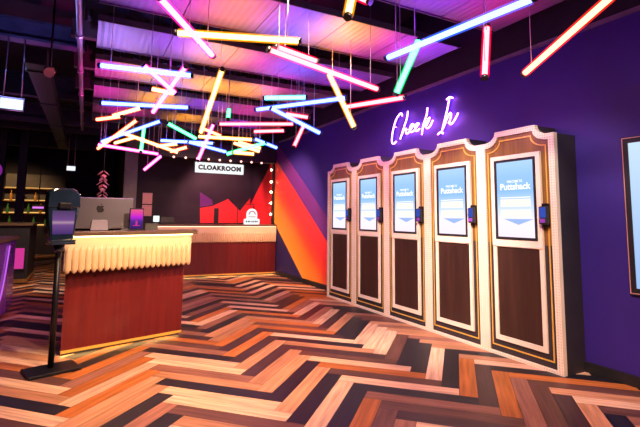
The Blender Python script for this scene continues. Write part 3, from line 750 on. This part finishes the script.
# ------------------------------------------------------------------ hanging lit signs
def hang_sign(label, loc, w, h, wire):
    t = thing('hanging_sign', label, 'sign', loc, .1, 'small lit signs hanging in the dark')
    bm = BM(); ring(bm, [(-w, -h), (-w, h), (w, h), (w, -h)], [(-w + .012, -h + .012), (-w + .012, h - .022), (w - .012, h - .022), (w - .012, -h + .012)], -.03, .03, 'Y'); obj('housing', bm, 'alu', t)
    bm = BM(); box(bm, -w + .0125, w - .0125, -.024, .024, -h + .0125, h - .0225); obj('sign_face', bm, 'hangsign', t)
    for s in (-1, 1):
        bm = BM(); tube(bm, [(s * w * .72, 0, h + .0005), (s * w * .66, 0, wire)], .008, 6); obj('hanging_rod', bm, 'conduit', t)
hang_sign('larger white lit sign hanging from rods at the far left', (-.935, 6.9, 2.73), .135, .085, .90)
hang_sign('smaller white lit sign hanging farther back above the aisle', (-.365, 12, 2.39), .10, .065, .82)

# hanging twist of copper leaves
t = thing('leaf_garland', 'twisted hanging column of rose copper leaves left of the grey column', 'garland', (.225, 8, 1.45))
bm = BM(); tube(bm, [(0, 0, .0), (0, 0, 1.62)], .006, 6); obj('cord', bm, 'blackmetal', t)
for k in range(11):
    z = .02 + k * .055; an = k * .9
    bm = BM()
    R = Matrix.Rotation(an, 3, 'Z') @ Matrix.Rotation(.7, 3, 'Y')
    pts = [(.012, 0), (.06, .036), (.12, 0), (.06, -.036)]
    top = [bm.verts.new(R @ Vector((x, y, .004)) + Vector((0, 0, z))) for x, y in pts]; bot = [bm.verts.new(R @ Vector((x, y, -.004)) + Vector((0, 0, z))) for x, y in pts]
    bm.faces.new(top); bm.faces.new(bot[::-1])
    for j in range(4): bm.faces.new((top[j], bot[j], bot[(j + 1) % 4], top[(j + 1) % 4]))
    R2 = Matrix.Rotation(PI, 3, 'Z')
    geo = bm.verts[:]; c2 = bmesh.ops.duplicate(bm, geom=bm.verts[:] + bm.faces[:])
    bmesh.ops.rotate(bm, verts=[v for v in c2['geom'] if isinstance(v, bmesh.types.BMVert)], cent=(0, 0, 0), matrix=R2)
    obj('leaf', bm, 'copper', t)

# ------------------------------------------------------------------ far left: bar and low cabinets
t = thing('violet_counter', 'glossy violet low counter at the left edge of the photo', 'counter', (-1.35, 5.9, 0))
bm = BM(); prism(bm, [(-.9, -1.3), (.30, -1.3), (.53, .95), (.53, 1.5), (-.9, 1.5)], .05, .96, 'Z'); obj('body', bm, 'violetgloss', t, .02)
bm = BM(); prism(bm, [(-.93, -1.34), (.33, -1.34), (.56, .93), (.56, 1.52), (-.93, 1.52)], .9605, 1.0, 'Z'); obj('worktop', bm, 'worktop', t)
bm = BM(); prism(bm, [(-.9, -1.25), (.27, -1.25), (.48, .95), (.48, 1.45), (-.9, 1.45)], 0, .0495, 'Z'); obj('plinth', bm, 'black', t)
def facep(s, z):      # a point on the slanted right face
    return (.30 + .23 * s + .012, -1.3 + 2.25 * s, z)
bm = BM(); tube(bm, [facep(.72 + .25 * (k / 10) ** .6, .10 + .8 * (k / 10) ** 1.6) for k in range(11)], .008, 6); obj('light_line', bm, 'arcline', t)
t = thing('host_cabinet', 'dark cabinet with small pink screen behind the violet counter', 'cabinet', (-1.25, 10.6, 0))
bm = BM(); box(bm, -.75, .34, -.55, .8, .09, 1.08); obj('body', bm, 'black', t, .01)
bm = BM(); box(bm, -.76, .36, -.57, .81, .02, .0895); obj('base_rail', bm, 'walnut', t)
bm = BM(); box(bm, -.74, .33, -.53, .78, 0, .0195); obj('plinth', bm, 'black', t)
bm = BM(); box(bm, -.78, .38, -.59, .83, 1.0805, 1.12); obj('worktop', bm, 'worktop', t)
bm = BM(); box(bm, .12, .28, -.5745, -.5505, .28, .66); obj('screen', bm, 'pinkscreen', t)
bm = BM(); ring(bm, [(.10, .26), (.10, .68), (.30, .68), (.30, .26)], [(.12, .28), (.12, .66), (.28, .66), (.28, .28)], -.58, -.5505, 'Y'); obj('screen_frame', bm, 'black', t)

t = thing('back_bar', 'amber lit back bar shelving in the dark at the far left', 'bar shelves', (-2.4, 17.0, 0))
bm = BM(); box(bm, -1.6, 1.75, .32, .36, 0, 2.6); obj('back_panel', bm, 'joist', t)
for z in (.9, 1.3, 1.7, 2.1):
    bm = BM(); box(bm, -1.6, 1.75, 0, .32, z, z + .03); sh = obj('shelf', bm, 'walnut', t)
    bm = BM(); box(bm, -1.58, 1.73, .295, .3195, z + .0305, z + .06); obj('shelf_light', bm, 'amberglow', sh)
bm = BM(); box(bm, -1.6, 1.75, -.02, .32, 0, .899); obj('base_cabinet', bm, 'dark', t)
for x in (-1.62, .05, 1.755):
    bm = BM(); box(bm, x - .02, x + .02, 0, .36, 0, 2.6); obj('side_panel', bm, 'black', t)
ords = ['leftmost', 'second', 'third', 'fourth', 'fifth', 'sixth', 'seventh', 'eighth']
for zi, z in enumerate((.93, 1.33, 1.73)):
    for k in range(8):
        x = -1.05 + k * .33 + (.16 if zi == 1 else 0)
        if abs(x - .05) < .08: x += .1
        bm = BM(); hh = random.uniform(.24, .32)
        lathe(bm, [(.038, 0), (.04, .01), (.04, hh * .6), (.015, hh * .75), (.014, hh), (.008, hh + .002)], seg=10)
        bb = obj('bottle', bm, random.choice(('bottle', 'bottle2')), smooth=False); bb.location = (-2.4 + x, 17.1, z + .0005)
        tag(bb, '%s bottle from the left on the %s shelf of the far back bar' % (ords[k], ('lowest', 'middle', 'upper')[zi]), 'bottle', 'bottles on the back bar')
for x, y, lab in ((-1.50, 13.6, 'right one of two black posts before the amber bar'), (-1.92, 13.3, 'left one of two black posts before the amber bar')):
    bm = BM(); box(bm, -.09, .09, -.09, .09, .0, 4.1); box(bm, -.13, .13, -.13, .13, 0, .9)
    o = tag(obj('dark_post', bm, 'black'), lab, 'post', 'black posts before the bar'); o.location = (x, y, 0)
for x, y, lab in ((-1.75, 12.4, 'left bar stool silhouetted in front of the amber bar'), (-1.30, 12.6, 'right bar stool silhouetted in front of the amber bar')):
    t = thing('bar_stool', lab, 'stool', (x, y, 0), 0, 'bar stools by the far bar')
    bm = BM(); lathe(bm, [(.17, .72), (.18, .74), (.18, .79), (.15, .80)]); obj('seat', bm, 'black', t)
    bm = BM(); box(bm, -.17, .17, .13, .16, .84, 1.12); tube(bm, [(-.12, .145, .78), (-.12, .145, .86)], .012); tube(bm, [(.12, .145, .78), (.12, .145, .86)], .012); obj('backrest', bm, 'black', t)
    for sx in (-1, 1):
        for sy in (-1, 1):
            bm = BM(); tube(bm, [(sx * .12, sy * .12, .72), (sx * .19, sy * .19, 0)], .014); obj('leg', bm, 'blackmetal', t)
    bm = BM(); tube(bm, [(.17 * math.cos(a * PI / 8), .17 * math.sin(a * PI / 8), .28) for a in range(17)], .01); obj('foot_ring', bm, 'blackmetal', t)
t = thing('bar_screen', 'small lilac screen glowing on the wall right of the amber bar', 'screen', (-1.32, 16.4, 1.5))
bm = BM(); box(bm, -.16, .16, 0, .04, -.09, .09); obj('case', bm, 'black', t)
bm = BM(); box(bm, -.15, .15, -.004, -.0002, -.03, .03); obj('display', bm, 'tvlilac', t)
bm = BM(); tube(bm, [(0, .045, .0), (0, .045, 2.6)], .015); obj('bracket_pole', bm, 'blackmetal', t)
t = thing('globe_lamp', 'dim purple globe lamp hanging at the left edge', 'lamp', (-1.42, 9.0, 2.02))
bm = BM(); sphere(bm, (0, 0, 0), .15, 20); obj('globe', bm, 'purplelamp', t, smooth=True)
bm = BM(); tube(bm, [(0, 0, .148), (0, 0, 2.08)], .006, 6); obj('cord', bm, 'blackmetal', t)

# ------------------------------------------------------------------ light
w = bpy.data.worlds.new('world'); sc.world = w; w.use_nodes = True
bg = w.node_tree.nodes['Background']; bg.inputs[0].default_value = (.12, .08, .2, 1); bg.inputs[1].default_value = .05
def lamp(name, kind, loc, color, energy, size=.1, target=None, spot=1.2, blend=.6):
    l = bpy.data.lights.new(name, kind); l.color = color; l.energy = energy
    if kind == 'SPOT': l.spot_size = spot; l.spot_blend = blend; l.shadow_soft_size = size
    elif kind == 'POINT': l.shadow_soft_size = size
    o = bpy.data.objects.new(name, l); COL.objects.link(o); o.location = loc
    if target is not None:
        o.rotation_euler = (Vector(target) - Vector(loc)).to_track_quat('-Z', 'Y').to_euler()
    return o
lamp('fill_spot', 'SPOT', (1.5, .9, 3.0), (1, .62, .44), 620, .12, (1.6, 3.0, 0), 1.7)  # unseen spots added to brighten floor, kiosks, counters, mural and bar
lamp('fill_spot', 'SPOT', (1.2, 3.0, 3.0), (1, .66, .30), 640, .12, (1.1, 4.2, 0), 1.15)
lamp('fill_spot', 'SPOT', (.35, 2.9, 3.0), (1, .62, .30), 200, .12, (.6, 4.6, .2), 1.2)
lamp('fill_spot', 'SPOT', (1.2, 2.95, 3.0), (1, .80, .66), 700, .12, (3.6, 4.6, .9), 1.2)
lamp('fill_spot', 'SPOT', (1.9, 1.6, 3.0), (1, .80, .66), 330, .12, (3.6, 2.7, 1.0), 1.0)
lamp('fill_spot', 'SPOT', (1.6, 6.55, 3.0), (1, .56, .36), 380, .12, (2.3, 9.4, .6), 1.3)
lamp('fill_spot', 'SPOT', (2.2, 7.7, 3.0), (1, .62, .40), 520, .12, (3.9, 8.6, 1.0), 1.3)
lamp('fill_spot', 'SPOT', (2.6, 10.1, 3.0), (1, .40, .40), 260, .12, (3.2, 11.4, 1.3), 1.5)
lamp('fill_spot', 'SPOT', (-.5, 8.6, 3.0), (1, .75, .45), 360, .12, (-.5, 10.5, 0), 1.3)
lamp('fill_spot', 'SPOT', (-2.2, 15.2, 3.0), (1, .62, .25), 220, .12, (-2.2, 17, 1.3), 1.6)
lamp('panel_fill', 'SPOT', (0.15, 4.9, 2.55), (0.4, 0.25, 1), 74.3, .04, (0.15, 4.9001, 3.1), 1.75, 1.)  # unseen upward spots added to colour the ceiling panels
lamp('panel_fill', 'SPOT', (0.15, 6.0, 2.55), (1, 0.005, 0.42), 63.7, .04, (0.15, 6.0001, 3.1), 1.75, 1.)
lamp('panel_fill', 'SPOT', (0.7, 5.85, 2.55), (1, 0.36, 0.01), 149.8, .04, (0.7, 5.85001, 3.1), 1.75, 1.)
lamp('panel_fill', 'SPOT', (0.85, 4.7, 2.55), (0.34, 0.02, 1), 84.8, .04, (0.85, 4.7001, 3.1), 1.75, 1.)
lamp('panel_fill', 'SPOT', (1.2, 4.75, 2.55), (1, 0.36, 0.01), 149.8, .04, (1.2, 4.75001, 3.1), 1.75, 1.)
lamp('panel_fill', 'SPOT', (1.6, 4.8, 2.55), (1, 0.005, 0.42), 63.7, .04, (1.6, 4.8001, 3.1), 1.75, 1.)
lamp('panel_fill', 'SPOT', (2.2, 4.8, 2.55), (0.13, 0.09, 1), 95.5, .04, (2.2, 4.8001, 3.1), 1.75, 1.)
lamp('panel_fill', 'SPOT', (0.75, 3.7, 2.55), (1, 0.005, 0.42), 63.7, .04, (0.75, 3.7001, 3.1), 1.75, 1.)
lamp('panel_fill', 'SPOT', (1.3, 3.55, 2.55), (1, 0.005, 0.42), 42.4, .04, (1.3, 3.55001, 3.1), 1.75, 1.)
lamp('panel_fill', 'SPOT', (1.7, 3.65, 2.55), (0.13, 0.09, 1), 84.8, .04, (1.7, 3.65001, 3.1), 1.75, 1.)
lamp('panel_fill', 'SPOT', (2.15, 3.65, 2.55), (1, 0.36, 0.01), 179.8, .04, (2.15, 3.65001, 3.1), 1.75, 1.)
lamp('panel_fill', 'SPOT', (2.7, 3.65, 2.55), (1, 0.005, 0.42), 63.7, .04, (2.7, 3.65001, 3.1), 1.75, 1.)
lamp('panel_fill', 'SPOT', (3.1, 3.5, 2.55), (0.34, 0.02, 1), 74.3, .04, (3.1, 3.5001, 3.1), 1.75, 1.)
lamp('panel_fill', 'SPOT', (0.15, 7.1, 2.55), (1, 0.005, 0.42), 63.7, .04, (0.15, 7.1001, 3.1), 1.75, 1.)
lamp('panel_fill', 'SPOT', (1.4, 6.05, 2.55), (1, 0.36, 0.01), 179.8, .04, (1.4, 6.05001, 3.1), 1.75, 1.)
lamp('panel_fill', 'SPOT', (2.0, 6.0, 2.55), (1, 0.36, 0.01), 119.8, .04, (2.0, 6.0001, 3.1), 1.75, 1.)
lamp('panel_fill', 'SPOT', (2.3, 5.5, 2.55), (1, 0.005, 0.42), 63.7, .04, (2.3, 5.5001, 3.1), 1.75, 1.)
lamp('panel_fill', 'SPOT', (1.0, 6.4, 2.55), (0.13, 0.09, 1), 74.3, .04, (1.0, 6.4001, 3.1), 1.75, 1.)
lamp('panel_fill', 'SPOT', (2.9, 4.9, 2.55), (0.34, 0.02, 1), 53.0, .04, (2.9, 4.9001, 3.1), 1.75, 1.)
lamp('panel_fill', 'SPOT', (1.6, 7.1, 2.55), (0.34, 0.02, 1), 63.7, .04, (1.6, 7.1001, 3.1), 1.75, 1.)
lamp('panel_fill', 'SPOT', (2.4, 2.5, 2.55), (0.34, 0.02, 1), 84.8, .04, (2.4, 2.5001, 3.1), 1.75, 1.)
lamp('panel_fill', 'SPOT', (3.0, 2.5, 2.55), (1, 0.005, 0.42), 42.4, .04, (3.0, 2.5001, 3.1), 1.75, 1.)
lamp('panel_fill', 'SPOT', (0.35, 3.6, 2.55), (0.34, 0.02, 1), 63.7, .04, (0.35, 3.6001, 3.1), 1.75, 1.)
lamp('panel_fill', 'SPOT', (0.9, 7.15, 2.55), (1, 0.36, 0.01), 150, .04, (0.9, 7.1501, 3.1), 1.75, 1.)
lamp('panel_fill', 'SPOT', (2.3, 7.2, 2.55), (1, 0.005, 0.42), 60, .04, (2.3, 7.2001, 3.1), 1.75, 1.)
lamp('panel_fill', 'SPOT', (0.5, 8.3, 2.55), (1, 0.005, 0.42), 60, .04, (0.5, 8.3001, 3.1), 1.75, 1.)
lamp('panel_fill', 'SPOT', (1.6, 8.3, 2.55), (1, 0.36, 0.01), 120, .04, (1.6, 8.3001, 3.1), 1.75, 1.)
lamp('panel_fill', 'SPOT', (2.6, 8.3, 2.55), (0.34, 0.02, 1), 60, .04, (2.6, 8.3001, 3.1), 1.75, 1.)
lamp('panel_fill', 'SPOT', (1.1, 3.7, 2.55), (1, 0.36, 0.01), 70, .04, (1.1, 3.7001000000000004, 3.1), 1.75, 1.)
lamp('tint_fill', 'POINT', (3.0, 5.0, 2.5), (1, .04, .55), 14, .05)  # unseen point lights added to tint walls, beam and garland
lamp('tint_fill', 'POINT', (2.7, 3.2, 2.35), (.6, .05, 1), 8, .05)
lamp('tint_fill', 'POINT', (2.7, 7.2, 2.4), (.7, .05, .8), 12, .05)
lamp('tint_fill', 'POINT', (-.9, 6.2, 3.1), (.3, .3, 1), 14, .05)
lamp('tint_fill', 'POINT', (.5, 7.3, 1.9), (1, .5, .5), 8, .05)
lamp('tint_fill', 'POINT', (1.9, 2.2, 2.5), (.35, .05, 1), 12, .05)
lamp('tint_fill', 'POINT', (-1.2, 9.3, 2.5), (.7, .2, .8), 8, .05)

# ------------------------------------------------------------------ camera
f, pitch, roll, cy, yaw = 441.56, .1031, .0106, 171.29, .4855
cd = bpy.data.cameras.new('camera'); cam = bpy.data.objects.new('camera', cd); COL.objects.link(cam)
cd.sensor_fit = 'HORIZONTAL'; cd.sensor_width = 36; cd.lens = f / 640 * 36
cd.shift_y = (cy - 213.5) / 640
F = Vector((0, math.cos(pitch), math.sin(pitch))); U = Vector((0, -math.sin(pitch), math.cos(pitch))); R = Vector((1, 0, 0))
R2 = R * math.cos(roll) + U * math.sin(roll); U2 = -R * math.sin(roll) + U * math.cos(roll)
RZ = Matrix.Rotation(-yaw, 3, 'Z')
R2, U2, F = RZ @ R2, RZ @ U2, RZ @ F
cam.matrix_world = Matrix(((R2.x, U2.x, -F.x, 0), (R2.y, U2.y, -F.y, 0), (R2.z, U2.z, -F.z, 1.3), (0, 0, 0, 1)))
cd.clip_start = .05
sc.camera = cam
sc.view_settings.view_transform = 'Standard'; sc.view_settings.look = 'None'
sc.view_settings.gamma = 1; sc.view_settings.use_curve_mapping = False; sc.view_settings.exposure = .1
sc.cycles.use_denoising = True
sc.cycles.max_bounces = 8; sc.cycles.transparent_max_bounces = 24
